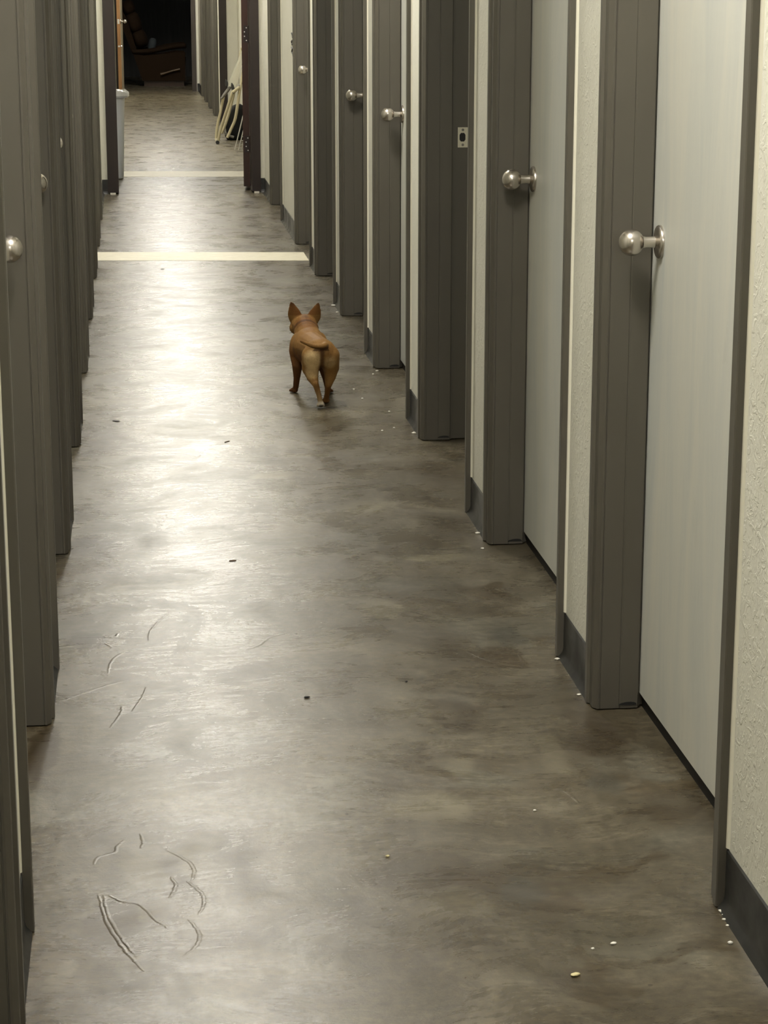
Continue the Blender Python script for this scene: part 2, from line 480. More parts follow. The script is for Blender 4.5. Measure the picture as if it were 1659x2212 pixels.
# cove baseboards, one strip per pier
def cove(x, s, y0, y1, h=0.102):
    prof = [(x, 0.0), (x - s * 0.015, 0.0), (x - s * 0.013, 0.004), (x - s * 0.006, 0.012), (x - s * 0.0035, 0.022), (x - s * 0.0033, h - 0.002), (x - s * 0.001, h), (x, h)]
    m = MB()
    m.rings([[(px, yy, pz) for px, pz in prof] for yy in (y0, y1)])
    return m
br = empty('baseboard_right'); tag(br, 'black rubber cove baseboard under the right wall', 'baseboard', kind='structure')
for p, q in spans(Y_BACK, Y_PORTAL, RIGHT_Y, FRAME_LEN): part('baseboard_strip', cove(XWR, 1, p, q), RUBBER, br, 40)
bl = empty('baseboard_left'); tag(bl, 'black rubber cove baseboard under the left wall', 'baseboard', kind='structure')
for p, q in spans(Y_BACK, Y_PORTAL, LEFT_Y, FRAME_LEN): part('baseboard_strip', cove(XWL, -1, p, q), RUBBER, bl, 40)

# ------------------------------------------------------------------ door frames, leaves and knobs (local: d = depth into the wall * s, y along corridor)
STOP = 0.104          # depth of the door face behind the casing face
def jamb_profile(far):
    # polygon in (d, y) ; far jamb: inner face at y = 0 looking to -y, body towards +y
    p = [(0.018, 0.062), (0.002, 0.062), (0.0, 0.060), (0.0, 0.043), (0.006, 0.039), (0.006, 0.012),
         (0.014, 0.0), (0.0180, 0.0), (0.0186, 0.0016), (0.0202, 0.0016), (0.0208, 0.0),
         (0.0590, 0.0), (0.0600, 0.0010), (0.0620, 0.0010), (0.0630, 0.0),
         (0.0985, 0.0), (0.1005, 0.002), (0.1005, 0.010), (STOP + 0.001, 0.010), (STOP + 0.001, 0.018), (0.165, 0.018), (0.165, 0.05), (0.14, 0.062)]
    return p if far else [(d, -y) for d, y in p]

def jamb(s, far, ybase, mat, parent):
    poly = [(s * d, ybase + y) for d, y in jamb_profile(far)]
    return part('jamb', MB().prism(poly, 0.003, DOOR_H), mat, parent)

def head(s, y0, y1, mat, parent):
    m = MB()
    for a, b, za, zb in ((0.0, 0.018, DOOR_H, DOOR_H + 0.062), (0.018, 0.165, DOOR_H, DOOR_H + 0.055)):
        x0, x1 = sorted((s * a, s * b)); m.box(x0, y0, za, x1, y1, zb)
    return part('head_jamb', m, mat, parent)

def knob_meshes():
    rose = [(0.0, 0.0), (0.0325, 0.0), (0.0325, 0.004), (0.031, 0.0065), (0.0285, 0.008), (0.0225, 0.0095), (0.0165, 0.011), (0.013, 0.0125), (0.0, 0.0125)]
    neck = [(0.0, 0.010), (0.0118, 0.010), (0.0112, 0.020), (0.0112, 0.030), (0.0128, 0.036), (0.0, 0.036)]
    ball = []
    for i in range(19):
        a = -PI / 2 + PI * i / 18
        r = 0.0265 * math.cos(a); h = 0.058 + 0.0245 * math.sin(a)
        ball.append((max(r, 0.0001), h))
    return rose, neck, ball
ROSE, NECK, BALL = knob_meshes()
_kc = {}
def knob(parent, s, loc, axis=None, mat=None):
    ax = axis if axis else (-s, 0, 0)
    key = tuple(round(a, 3) for a in ax)
    if key not in _kc:
        _kc[key] = []
        for nm, pr in (('knob_rose', ROSE), ('knob_neck', NECK), ('door_knob', BALL)):
            me = MB().lathe(pr, ax, (0, 0, 0), 40).mesh(nm); autosmooth(me, 40); me.materials.append(mat or NICKEL)
            _kc[key].append((nm, me))
    for nm, me in _kc[key]:
        link(nm, me, None, parent, loc=loc)

_leafc = {}
def closed_leaf(s, parent):
    if s not in _leafc:
        m = MB()
        a, b = sorted((s * STOP, s * (STOP + 0.042)))
        m.box(a, 0.062 + 0.0, 0.033, b, FW_ + 0.012, DOOR_H - 0.003)
        _leafc[s] = m.mesh('door_leaf')
        _leafc[s].materials.append(DOORM)
    return link('door_leaf', _leafc[s], None, parent)

def notch(s, parent, y):
    # black patch for the shade in the hollow bottom of the door stop
    pts = []
    for i in range(9):
        a = PI * i / 8
        pts.append((0.078 + 0.019 * math.cos(a) * -1, 0.0035 + 0.0085 * math.sin(a) ** 0.8 * (0.55 + 0.45 * i / 8)))
    m = MB(); b0 = y - 0.0012
    m.rings([[(s * d, yy, 0.006 + z) for d, z in pts] for yy in (b0, y + 0.001)])
    return part('stop_hollow_shade', m, BLACK, parent)

_hinge = {}
def door(n, s, y0, label, is_open=False, mat=None, with_knob=True):
    x = XR if s > 0 else XL
    root = empty('door_%d' % n, (x, y0, 0))
    tag(root, label, 'door', kind='structure')
    mt = mat or GREY
    jamb(s, False, 0.062, mt, root)
    jamb(s, True, FW_, mt, root)
    head(s, 0.0, FRAME_LEN, mt, root)
    notch(s, root, FW_)
    if not is_open:
        lf = closed_leaf(s, root)
        if with_knob: knob(lf, s, (s * STOP, FW_ - 0.055, 0.972))
        # black box filling the gap under the leaf, in place of its shade
        a, b = sorted((s * (STOP + 0.008), s * (STOP + 0.04)))
        part('under_door_shade', MB().box(a, 0.062, 0.0, b, FW_ + 0.012, 0.034), BLACK, root)
    else:
        m = MB(); a, b = sorted((s * 0.125, s * 1.02)); m.box(a, 0.085, 0.033, b, 0.127, DOOR_H - 0.003)
        lf = part('door_leaf', m, DOORM, root)
        knob(lf, s, (s * 0.955, 0.127, 0.972), (0, 1, 0))
        sp = empty_strike(s, root)
    return root

def empty_strike(s, root):
    # T shaped strike plate with its latch hole, on the rabbet of the far jamb
    y = FW_ + 0.0165
    d0, d1, z0, z1 = 0.120, 0.163, 0.945, 1.008
    hd, hz, hw, hh = 0.135, 0.977, 0.0095, 0.0135
    outer = [(d0, z0), (d1, z0), (d1, z1), (d0, z1)]
    inner = [(hd - hw, hz - hh * .55), (hd - hw * .55, hz - hh), (hd + hw * .55, hz - hh), (hd + hw, hz - hh * .55), (hd + hw, hz + hh * .55), (hd + hw * .55, hz + hh), (hd - hw * .55, hz + hh), (hd - hw, hz + hh * .55)]
    bm = bmesh.new()
    ov = [bm.verts.new((s * d, y, z)) for d, z in outer]; iv = [bm.verts.new((s * d, y, z)) for d, z in inner]
    es = [bm.edges.new((ov[i], ov[(i + 1) % 4])) for i in range(4)] + [bm.edges.new((iv[i], iv[(i + 1) % 8])) for i in range(8)]
    bmesh.ops.triangle_fill(bm, use_beauty=True, edges=es)
    r = bmesh.ops.extrude_face_region(bm, geom=bm.faces[:])
    for v in r['geom']:
        if isinstance(v, bmesh.types.BMVert): v.co.y += 0.0015
    bmesh.ops.recalc_face_normals(bm, faces=bm.faces)
    me = bpy.data.meshes.new('strike_plate'); bm.to_mesh(me); bm.free()
    pl = link('strike_plate', me, PLATE, root); pl['label'] = 'pale strike plate with black latch hole'
    m = MB(); m.rings([[(s * d, yy, z) for d, z in inner] for yy in (y + 0.0006, y + 0.0014)])
    part('latch_hole', m, BLACK, pl)
    for zz in (z0 + 0.008, z1 - 0.008):
        mm = MB().lathe([(0.0, 0.0), (0.0042, 0.0), (0.0038, 0.001), (0.0, 0.0012)], (0, -1, 0), (s * 0.136, y, zz), 12)
        mm.box(s * 0.136 - 0.003, y - 0.0016, zz - 0.0005, s * 0.136 + 0.003, y - 0.001, zz + 0.0005)
        part('screw', mm, GREYPAD, pl)
    return pl

R_LABEL = {0: 'grey frame of door behind the camera on the right', 1: 'grey door frame just outside the right edge of view',
           2: 'white door nearest on the right with satin knob and brush streaks', 3: 'second white door on the right, knob in front of dark grey jamb',
           4: 'open doorway on the right with pale strike plate on its jamb', 5: 'right door whose knob stands just before a narrow white door strip',
           6: 'right door whose knob overlaps its dark jamb beside the dog', 7: 'dark open doorway on the right without any knob',
           8: 'right door with a small bright round knob beside the long cream wall', 9: 'last grey door frame on the right before the brown doorway'}
n = 1
for i, y in enumerate(RIGHT_Y):
    door(n, 1, y, R_LABEL[i], is_open=(i in (4, 7)), with_knob=(i != 9)); n += 1
L_LABEL = {0: 'grey door frame behind the camera on the left', 1: 'nearest left doorway, grey casing cut by the left edge of the photo',
           2: 'left door with the largest satin knob showing past its casing', 3: 'second left door, sliver of knob showing beyond grey jamb',
           4: 'third left door, smallest bright knob sliver among the grey casings', 5: 'fourth grey left door frame seen edge on',
           6: 'fifth grey left door frame seen edge on', 7: 'sixth grey left door frame by the pale floor strip',
           8: 'seventh grey left door frame, just past the pale floor strip', 9: 'last grey left door frame before the brown doorway'}
for i, y in enumerate(LEFT_Y):
    door(n, -1, y, L_LABEL[i]); n += 1

# dried plaster at the feet of some casings
def blob_mesh(r, seed, flat=0.5, sub=2):
    bm = bmesh.new(); bmesh.ops.create_icosphere(bm, subdivisions=sub, radius=1.0)
    for v in bm.verts:
        k = 1 + 0.45 * noise.noise(v.co * 1.6 + Vector((seed * 3.1, seed, 0)))
        v.co = Vector((v.co.x * k * r, v.co.y * k * r * 0.8, (v.co.z * k * flat + flat * 0.9) * r))
    me = bpy.data.meshes.new('blob'); bm.to_mesh(me); bm.free()
    for p in me.polygons: p.use_smooth = True
    return me
for i, (x, y, r) in enumerate([(0.917, 3.142, 0.0065), (0.9185, 3.128, 0.005), (0.9125, 3.112, 0.004), (0.9115, 3.09, 0.003), (0.907, 4.235, 0.005), (0.908, 4.48, 0.006), (0.908, 5.60, 0.007), (0.906, 6.93, 0.008), (0.905, 9.80, 0.011), (0.905, 9.60, 0.007), (0.915, 8.10, 0.006), (0.895, 5.44, 0.005)]):
    link('plaster_drip', blob_mesh(r, i + 1, 0.35), PLASTER, br, loc=(x, y, 0))

# rooms behind the two open doors
wd = MB()
for s_, yy in ((1, RIGHT_Y[4]), (1, RIGHT_Y[7])):
    wd.box(XWR + 0.13, yy - 0.20, 0, 2.6, yy - 0.16, CEIL)
    wd.box(XWR + 0.13, yy + FRAME_LEN + 0.12, 0, 2.6, yy + FRAME_LEN + 0.16, CEIL)
    wd.box(2.6, yy - 0.20, 0, 2.65, yy + FRAME_LEN + 0.16, CEIL)
wr2 = part('wall_rooms', wd, WALL); tag(wr2, 'cream walls of the unlit rooms behind the open doors', 'wall', kind='structure')

# ------------------------------------------------------------------ brown portal across the corridor
wp = MB()
wp.box(XWL - 0.4, Y_PORTAL, 0, -0.160, Y_PORTAL + 0.14, CEIL)
wp.box(0.895, Y_PORTAL, 0, XWR + 0.5, Y_PORTAL + 0.14, CEIL)
wp.box(-0.160, Y_PORTAL, 2.12, 0.895, Y_PORTAL + 0.14, CEIL)
wpo = part('wall_portal', wp, WALL); tag(wpo, 'narrow cream cross wall on either side of the brown doorway', 'wall', kind='structure')
bp = empty('baseboard_portal'); tag(bp, 'black cove baseboard on the stubs beside the brown doorway', 'baseboard', kind='structure')
def cove_y(y, x0, x1, h=0.102):
    prof = [(y, 0.0), (y - 0.015, 0.0), (y - 0.013, 0.004), (y - 0.006, 0.012), (y - 0.0035, 0.022), (y - 0.0033, h - 0.002), (y, h)]
    return MB().rings([[(xx, py, pz) for py, pz in prof] for xx in (x0, x1)])
part('baseboard_strip', cove_y(Y_PORTAL, XWL, -0.166), RUBBER, bp)
part('baseboard_strip', cove_y(Y_PORTAL, 0.899, XWR), RUBBER, bp)
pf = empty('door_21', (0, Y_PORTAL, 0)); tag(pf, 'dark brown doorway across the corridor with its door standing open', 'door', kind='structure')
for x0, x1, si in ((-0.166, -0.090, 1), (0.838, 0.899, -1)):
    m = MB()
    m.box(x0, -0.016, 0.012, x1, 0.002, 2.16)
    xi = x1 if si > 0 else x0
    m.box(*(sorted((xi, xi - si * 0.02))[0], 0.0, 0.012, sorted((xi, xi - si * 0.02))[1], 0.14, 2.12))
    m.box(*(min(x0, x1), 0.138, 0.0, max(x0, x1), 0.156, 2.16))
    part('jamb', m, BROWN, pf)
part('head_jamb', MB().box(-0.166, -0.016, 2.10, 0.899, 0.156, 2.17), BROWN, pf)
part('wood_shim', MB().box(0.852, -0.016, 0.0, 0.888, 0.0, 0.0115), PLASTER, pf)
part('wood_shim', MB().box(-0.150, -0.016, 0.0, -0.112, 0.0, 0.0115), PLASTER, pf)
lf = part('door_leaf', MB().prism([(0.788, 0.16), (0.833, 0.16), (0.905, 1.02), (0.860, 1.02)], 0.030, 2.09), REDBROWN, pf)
lf['label'] = 'open red brown door leaf seen on its hinge edge'
for z in (1.083, 0.325, 1.80):
    h = part('hinge', MB().box(0.799, 0.1575, z - 0.058, 0.833, 0.1602, z + 0.058).tube([(0.838, 0.158, z - 0.058), (0.838, 0.158, z + 0.058)], 0.006), BROWN, lf)
for z in (1.083, 0.325, 1.80):
    for dx, dz in ((0.022, 0.043), (0.009, 0.015), (0.009, -0.015), (0.022, -0.043)):
        part('screw', MB().lathe([(0.0, 0.0), (0.0042, 0.0), (0.0036, 0.0012), (0.0, 0.0018)], (0, -1, 0), (0.800 + dx, 0.1575, z + dz), 12), SCREW, lf)

# pale strips let into the floor
for i, (pts, lab) in enumerate(((((-0.204, 11.575), (0.928, 11.440), (0.928, 11.800), (-0.204, 11.935)), 'pale strip across the floor on the near side of the brown doorway'),
                                (((-0.40, 16.60), (1.10, 16.42), (1.10, 16.90), (-0.40, 17.07)), 'pale strip across the floor beyond the brown doorway'))):
    t_ = part('trim_%d' % (i + 1), MB().prism(pts, -0.004, 0.0012), STRIP)
    tag(t_, lab, 'floor strip', kind='structure')

# ------------------------------------------------------------------ hall beyond the portal
YB = 21.0
wh = MB()
wh.box(1.10, Y_PORTAL + 0.14, 0, 1.22, 22.3, CEIL)
wh.box(0.985, 22.2, 0, 1.22, 22.32, CEIL)
wall_pieces(wh, XWR, XWR + 0.13, 22.32, Y_END, HALL_Y)
who = part('wall_right_2', wh, WALL); tag(who, 'pale wall on the right beyond the brown doorway', 'wall', kind='structure')
bh = empty('baseboard_right_2'); tag(bh, 'black cove baseboard beyond the brown doorway', 'baseboard', kind='structure')
part('baseboard_strip', cove(1.10, 1, Y_PORTAL + 0.14, 22.2), RUBBER, bh)
for p, q in spans(22.32, Y_END, HALL_Y, FRAME_LEN): part('baseboard_strip', cove(XWR, 1, p, q), RUBBER, bh)
wh2 = part('wall_left_2', MB().box(-0.52, Y_PORTAL + 0.14, 0, -0.40, Y_END, CEIL), WALL)
tag(wh2, 'pale left wall beyond the brown doorway', 'wall', kind='structure')
H_LABEL = ['nearest of the grey door frames right of the dark room', 'second of the grey door frames right of the dark room',
           'third of the grey door frames right of the dark room', 'farthest grey door frame, next to the dark room']
n = 22
for i, y in enumerate(HALL_Y):
    r_ = door(n, 1, y, H_LABEL[i], with_knob=False); n += 1
tb = part('trim_3', MB().box(0.918, 22.185, 0.0, 0.990, 22.325, 2.2).box(0.912, 22.17, 0.0, 0.985, 22.185, 2.2), BROWN)
tag(tb, 'dark brown post at the corner where the far hall narrows', 'post', kind='structure')

# far end wall with the dark room
we = MB()
we.box(0.880, Y_END, 0, 1.2, Y_END + 0.12, CEIL)
we.box(-0.52, Y_END, 0, -0.125, Y_END + 0.12, CEIL)
we.box(-0.125, Y_END, 2.1, 0.88, Y_END + 0.12, CEIL)
weo = part('wall_end', we, WALL); tag(weo, 'narrow cream wall beside the entrance of the dark room', 'wall', kind='structure')
be = empty('baseboard_end'); tag(be, 'black baseboard beside the entrance of the dark room', 'baseboard', kind='structure')
part('baseboard_strip', cove_y(Y_END, 0.90, XWR), RUBBER, be)
fe = empty('door_26', (0, Y_END, 0)); tag(fe, 'entrance of the dark room with its beige door swung open on the left', 'door', kind='structure')
GB = brown_mat('dark_taupe_paint', (0.045, 0.036, 0.030), (0.06, 0.048, 0.04))
part('jamb', MB().box(0.832, -0.016, 0, 0.892, 0.002, 2.15).box(0.85, 0, 0, 0.88, 0.12, 2.1), GB, fe)
part('jamb', MB().box(-0.16, -0.016, 0, -0.10, 0.002, 2.15).box(-0.125, 0, 0, -0.095, 0.12, 2.1), GB, fe)
part('head_jamb', MB().box(-0.16, -0.016, 2.09, 0.892, 0.12, 2.15), GB, fe)
# leaf swung back towards the viewer; its stained latch edge faces down the corridor
dl = empty('door_leaf', (-0.060, -0.022, 0), math.radians(-1.8)); dl.parent = fe
part('leaf_panel', MB().box(-0.043, -0.86, 0.012, 0.0, 0.0, 2.05), BEIGE, dl)
part('latch_edge', MB().box(-0.043, -0.864, 0.012, 0.0, -0.86, 2.05), OAK, dl)
part('latch_plate', MB().box(-0.036, -0.8655, 0.890, -0.010, -0.864, 0.950), STEEL, dl)
part('latch_plate', MB().box(-0.036, -0.8655, 0.602, -0.010, -0.864, 0.622), STEEL, dl)
for pr_ in (ROSE, NECK, BALL):
    part('door_knob', MB().lathe(pr_, (1, 0, 0), (0.0, -0.80, 0.92), 24), NICKEL, dl, 40)
part('bolt_rim', MB().lathe([(0, 0), (0.013, 0), (0.011, 0.014), (0, 0.014)], (1, 0, 0), (0, -0.80, 0.610), 20), STEEL, dl, 40)
# dark room
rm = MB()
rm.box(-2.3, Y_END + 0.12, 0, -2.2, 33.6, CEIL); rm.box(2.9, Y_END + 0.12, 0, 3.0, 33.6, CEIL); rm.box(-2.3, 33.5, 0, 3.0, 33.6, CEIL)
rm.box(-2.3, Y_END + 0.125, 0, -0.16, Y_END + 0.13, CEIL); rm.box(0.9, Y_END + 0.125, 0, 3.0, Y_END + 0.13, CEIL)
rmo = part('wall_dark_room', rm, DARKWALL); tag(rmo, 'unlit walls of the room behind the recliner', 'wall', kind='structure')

# ------------------------------------------------------------------ ceiling lamps
DIFF = new_mat('lamp_diffuser', (0.9, 0.9, 0.88), 0.4)
_b = DIFF.node_tree.nodes['Principled BSDF']
_b.inputs['Emission Color'].default_value = (*LAMP_COLOR, 1)
_b.inputs['Emission Strength'].default_value = LAMP_POWER
HOUS = new_mat('lamp_housing', (0.75, 0.75, 0.73), 0.4)
LX = 0.27
for i, (y, where) in enumerate(LAMPS):
    r_ = empty('ceiling_light', (LX if y < 13 else 0.40, y, CEIL))
    tag(r_, 'white ceiling light with a flat diffuser ' + where, 'lamp', 'ceiling lights above the corridor')
    part('housing', MB().box(-0.17, -0.32, -0.05, 0.17, 0.32, 0.0), HOUS, r_)
    part('diffuser', MB().box(-0.15, -0.30, -0.058, 0.15, 0.30, -0.0505), DIFF, r_)

# ------------------------------------------------------------------ wall sign by the long pier
sg = empty('wall_sign', (XWR, 12.46, 1.095))
tag(sg, 'slim row of black marks on the cream wall left of the small bright knob', 'sign')
def stroke(pts, r=0.006):
    return MB().tube([(-0.002, a, b) for a, b in pts], r, 6)
for a, b in ((0.040, 0.062), (0.0, 0.030)):
    pass
part('sign_mark', stroke([(0.02, 0.064), (-0.03, 0.060), (-0.055, 0.040)]), INK, sg)
part('sign_mark', stroke([(-0.045, 0.028), (0.03, 0.018), (0.0, 0.002), (-0.04, 0.004)]), INK, sg)
part('sign_mark', stroke([(0.03, -0.014), (-0.03, -0.020), (0.02, -0.038), (-0.06, -0.046), (-0.10, -0.064)]), INK, sg)

# ------------------------------------------------------------------ dog
def build_dog():
    O = Vector((0.635, 7.55, 0.0))
    m = MB()
    def P(p): return Vector(p) - O
    def ell(c, r, rot=(0, 0, 0), seg=20, rg=12):
        R = Matrix.Rotation(rot[2], 3, 'Z') @ Matrix.Rotation(rot[0], 3, 'X') @ Matrix.Rotation(rot[1], 3, 'Y')
        rings = []
        for i in range(rg + 1):
            a = -PI / 2 + PI * i / rg
            cr = max(math.cos(a), 0.02)
            rings.append([P(c) + R @ Vector((r[0] * cr * math.cos(2 * PI * k / seg), r[1] * cr * math.sin(2 * PI * k / seg), r[2] * math.sin(a))) for k in range(seg)])
        m.rings(rings)
    def cap(p0, r0, p1, r1, seg=16):
        p0, p1 = P(p0), P(p1); d = (p1 - p0); L = d.length; d.normalize()
        a = d.orthogonal().normalized(); b = d.cross(a)
        st = []
        for i in range(6):
            t = -PI / 2 + (PI / 2) * i / 5
            st.append((p0 + d * (r0 * math.sin(t)), max(r0 * math.cos(t), 0.0003)))
        for i in range(6):
            t = (PI / 2) * i / 5
            st.append((p1 + d * (r1 * math.sin(t)), max(r1 * math.cos(t), 0.0003)))
        m.rings([[c + (a * math.cos(2 * PI * k / seg) + b * math.sin(2 * PI * k / seg)) * r for k in range(seg)] for c, r in st])
    def chain(pts):
        for (p, r), (q, t) in zip(pts, pts[1:]): cap(p, r, q, t)
    def paw(c, yaw, z=0.0, sc=1.0, pitch=0.0):
        f = Vector((-math.sin(yaw), math.cos(yaw), 0)); sd = Vector((math.cos(yaw), math.sin(yaw), 0))
        c = Vector(c)
        ell(c + Vector((0, 0, 0.011 * sc)), (0.0125 * sc, 0.017 * sc, 0.011 * sc), (0, 0, yaw))
        for k in (-1.5, -0.5, 0.5, 1.5):
            b = c + f * (0.012 - 0.0022 * abs(k)) * sc + sd * k * 0.0064 * sc + Vector((0, 0, 0.0085 * sc))
            cap(b, 0.0062 * sc, b + f * 0.010 * sc - Vector((0, 0, 0.0022 * sc)), 0.0052 * sc, 10)
    yaw = math.radians(5)
    # trunk
    ell((0.618, 7.640, 0.178), (0.060, 0.100, 0.066), (0.05, 0, yaw))
    ell((0.613, 7.705, 0.170), (0.050, 0.050, 0.058), (0, 0, yaw))
    cap((0.622, 7.600, 0.183), 0.056, (0.640, 7.450, 0.190), 0.052)
    ell((0.640, 7.436, 0.190), (0.058, 0.056, 0.052), (0, 0, yaw))
    ell((0.622, 7.675, 0.214), (0.044, 0.060, 0.032), (0, 0, yaw))
    ell((0.576, 7.678, 0.172), (0.027, 0.040, 0.052), (0, 0.08, 0))
    ell((0.664, 7.682, 0.172), (0.027, 0.040, 0.052), (0, -0.08, 0))
    # neck with two folds, head turned a little to the left
    cap((0.618, 7.690, 0.204), 0.048, (0.612, 7.765, 0.232), 0.043)
    ell((0.615, 7.733, 0.232), (0.047, 0.016, 0.033), (-0.55, 0, yaw))
    hy = math.radians(16)
    ell((0.612, 7.800, 0.236), (0.0475, 0.046, 0.036), (0, 0, hy))
    ell((0.584, 7.806, 0.222), (0.025, 0.028, 0.025)); ell((0.641, 7.815, 0.222), (0.025, 0.028, 0.025))
    chain([((0.604, 7.828, 0.227), 0.026), ((0.592, 7.858, 0.218), 0.0185), ((0.586, 7.876, 0.216), 0.0145)])
    ell((0.5835, 7.888, 0.2195), (0.0075, 0.006, 0.006))
    ell((0.578, 7.832, 0.2405), (0.006, 0.006, 0.006))
    ell((0.622, 7.845, 0.2405), (0.006, 0.006, 0.006))
    # ears: cupped blades, open to the front
    def ear(base, tip, wid, out):
        b, t = P(base), P(tip); ax = t - b
        sd = Vector((1, 0.15 * out, 0)); sd = (sd - ax.normalized() * sd.dot(ax.normalized())).normalized()
        fw = ax.normalized().cross(sd); 
        if fw.y < 0: fw = -fw
        rg = []
        N = 9
        for i in range(N):
            u = i / (N - 1)
            wd_ = wid * (1 - u ** 2.1) ** 0.75 * (0.90 + 0.28 * math.sin(PI * min(1, u * 1.25))) + 0.0022
            th = 0.0034 * (1 - 0.4 * u)
            ring = []
            K = 9
            for k in range(K):
                v = -1 + 2 * k / (K - 1)
                ring.append(b + ax * u + sd * wd_ * v + fw * (0.013 * v * v * (1 - u) - 0.002) + fw * th)
            for k in range(K - 1, -1, -1):
                v = -1 + 2 * k / (K - 1)
                ring.append(b + ax * u + sd * wd_ * v + fw * (0.013 * v * v * (1 - u) - 0.002) - fw * th)
            rg.append(ring)
        m.rings(rg)
    ear((0.584, 7.792, 0.242), (0.565, 7.786, 0.3225), 0.0215, -1)
    ear((0.645, 7.797, 0.240), (0.6655, 7.790, 0.3160), 0.0215, 1)
    # hind legs
    chain([((0.613, 7.424, 0.180), 0.041), ((0.606, 7.432, 0.138), 0.032), ((0.610, 7.412, 0.110), 0.0215), ((0.617, 7.384, 0.092), 0.013)])
    cap((0.607, 7.455, 0.150), 0.034, (0.603, 7.470, 0.128), 0.024)
    chain([((0.619, 7.376, 0.088), 0.0115), ((0.630, 7.384, 0.050), 0.0092), ((0.636, 7.390, 0.022), 0.0098)])
    ell((0.620, 7.371, 0.092), (0.008, 0.008, 0.010))
    ell((0.637, 7.392, 0.016), (0.0125, 0.011, 0.015), (0.9, 0, -0.1))
    for k in (-1.5, -0.5, 0.5, 1.5):
        b = Vector((0.637 + k * 0.0062, 7.397, 0.013)); cap(b, 0.0058, b + Vector((0.001, 0.010, -0.0065)), 0.0052, 10)
    chain([((0.670, 7.430, 0.180), 0.039), ((0.679, 7.450, 0.136), 0.030), ((0.676, 7.450, 0.104), 0.0215), ((0.669, 7.442, 0.076), 0.0135)])
    cap((0.677, 7.470, 0.150), 0.032, (0.683, 7.488, 0.128), 0.023)
    chain([((0.668, 7.441, 0.074), 0.0120), ((0.666, 7.468, 0.036), 0.0095), ((0.664, 7.480, 0.018), 0.0100)])
    paw((0.664, 7.487, 0.0), 0.0)
    # fore legs
    chain([((0.577, 7.680, 0.158), 0.030), ((0.576, 7.660, 0.108), 0.0195), ((0.575, 7.674, 0.060), 0.0125), ((0.572, 7.690, 0.020), 0.0105)])
    paw((0.568, 7.698, 0.0), 0.35)
    chain([((0.664, 7.684, 0.158), 0.030), ((0.668, 7.660, 0.108), 0.0195), ((0.678, 7.650, 0.060), 0.0125), ((0.686, 7.664, 0.020), 0.0105)])
    paw((0.689, 7.672, 0.0), -0.35)
    # tail swung to the left
    tp = smooth_path([P(p) for p in ((0.655, 7.412, 0.222), (0.652, 7.388, 0.2235), (0.636, 7.374, 0.2225), (0.608, 7.370, 0.2265), (0.583, 7.376, 0.2365), (0.566, 7.382, 0.2435))], 5)
    nn = len(tp)
    m.tube(tp, [0.0125 - 0.0075 * (i / (nn - 1)) ** 1.2 for i in range(nn)], 12)
    raw = link('dog_raw', m.mesh('dog_raw'))
    r = raw.modifiers.new('r', 'REMESH'); r.mode = 'VOXEL'; r.voxel_size = 0.0026; r.use_smooth_shade = True
    s = raw.modifiers.new('s', 'SMOOTH'); s.factor = 0.5; s.iterations = 7
    dg = bpy.context.evaluated_depsgraph_get()
    me = bpy.data.meshes.new_from_object(raw.evaluated_get(dg))
    bpy.data.objects.remove(raw, do_unlink=True)
    me.name = 'dog'
    # ------- coat colours painted from anatomy, plus painted crease and flank shade
    att = me.color_attributes.new('coat', 'FLOAT_COLOR', 'POINT')
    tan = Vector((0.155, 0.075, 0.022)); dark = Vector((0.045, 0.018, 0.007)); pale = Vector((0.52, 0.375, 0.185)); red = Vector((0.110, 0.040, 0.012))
    white = Vector((0.72, 0.66, 0.54)); black = Vector((0.02, 0.016, 0.014)); gold = Vector((0.215, 0.118, 0.036))
    def sm(a, b, x):
        t = min(1, max(0, (x - a) / (b - a))); return t * t * (3 - 2 * t)
    def near(p, c, r0, r1): return 1 - sm(r0, r1, (p - Vector(c)).length)
    for i, v in enumerate(me.vertices):
        p = v.co + O
        x, y, z = p
        nz = noise.noise(p * 26.0) * 0.5 + noise.noise(p * 70.0) * 0.25
        c = tan.lerp(gold, 0.5 + 0.5 * nz)
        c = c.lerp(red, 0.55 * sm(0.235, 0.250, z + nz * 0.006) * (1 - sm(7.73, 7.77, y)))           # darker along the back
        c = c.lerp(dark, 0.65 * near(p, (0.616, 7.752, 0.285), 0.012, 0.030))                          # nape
        c = c.lerp(dark, 0.85 * (1 - sm(0.005, 0.013, abs(y - 7.722 - 0.25 * (0.25 - z)))) * sm(0.215, 0.235, z))   # shade of the neck folds painted as dark lines
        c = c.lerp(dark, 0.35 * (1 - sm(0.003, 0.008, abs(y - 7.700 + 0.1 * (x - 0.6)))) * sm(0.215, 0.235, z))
        # pale breeches on the backs of the thighs
        bx = near(p, (0.612, 7.396, 0.172), 0.022, 0.044) * (1 - sm(0.632, 0.642, x))
        c = c.lerp(pale, 0.90 * bx)
        c = c.lerp(pale, 0.45 * near(p, (0.668, 7.398, 0.160), 0.012, 0.036))
        c = c.lerp(pale, 0.60 * near(p, (0.608, 7.400, 0.130), 0.016, 0.034))
        c = c.lerp(dark, 0.75 * (1 - sm(0.003, 0.014, abs(x - 0.643))) * sm(0.10, 0.14, z) * (1 - sm(0.20, 0.218, z)) * (1 - sm(7.41, 7.44, y)))  # crease between the thighs, its shade painted dark
        # legs
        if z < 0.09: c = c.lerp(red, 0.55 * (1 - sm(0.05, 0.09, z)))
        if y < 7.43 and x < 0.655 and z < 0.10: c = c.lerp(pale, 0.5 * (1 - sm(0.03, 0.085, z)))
        if y < 7.43 and z < 0.034: c = c.lerp(white, 0.85 * (1 - sm(0.018, 0.034, z)))
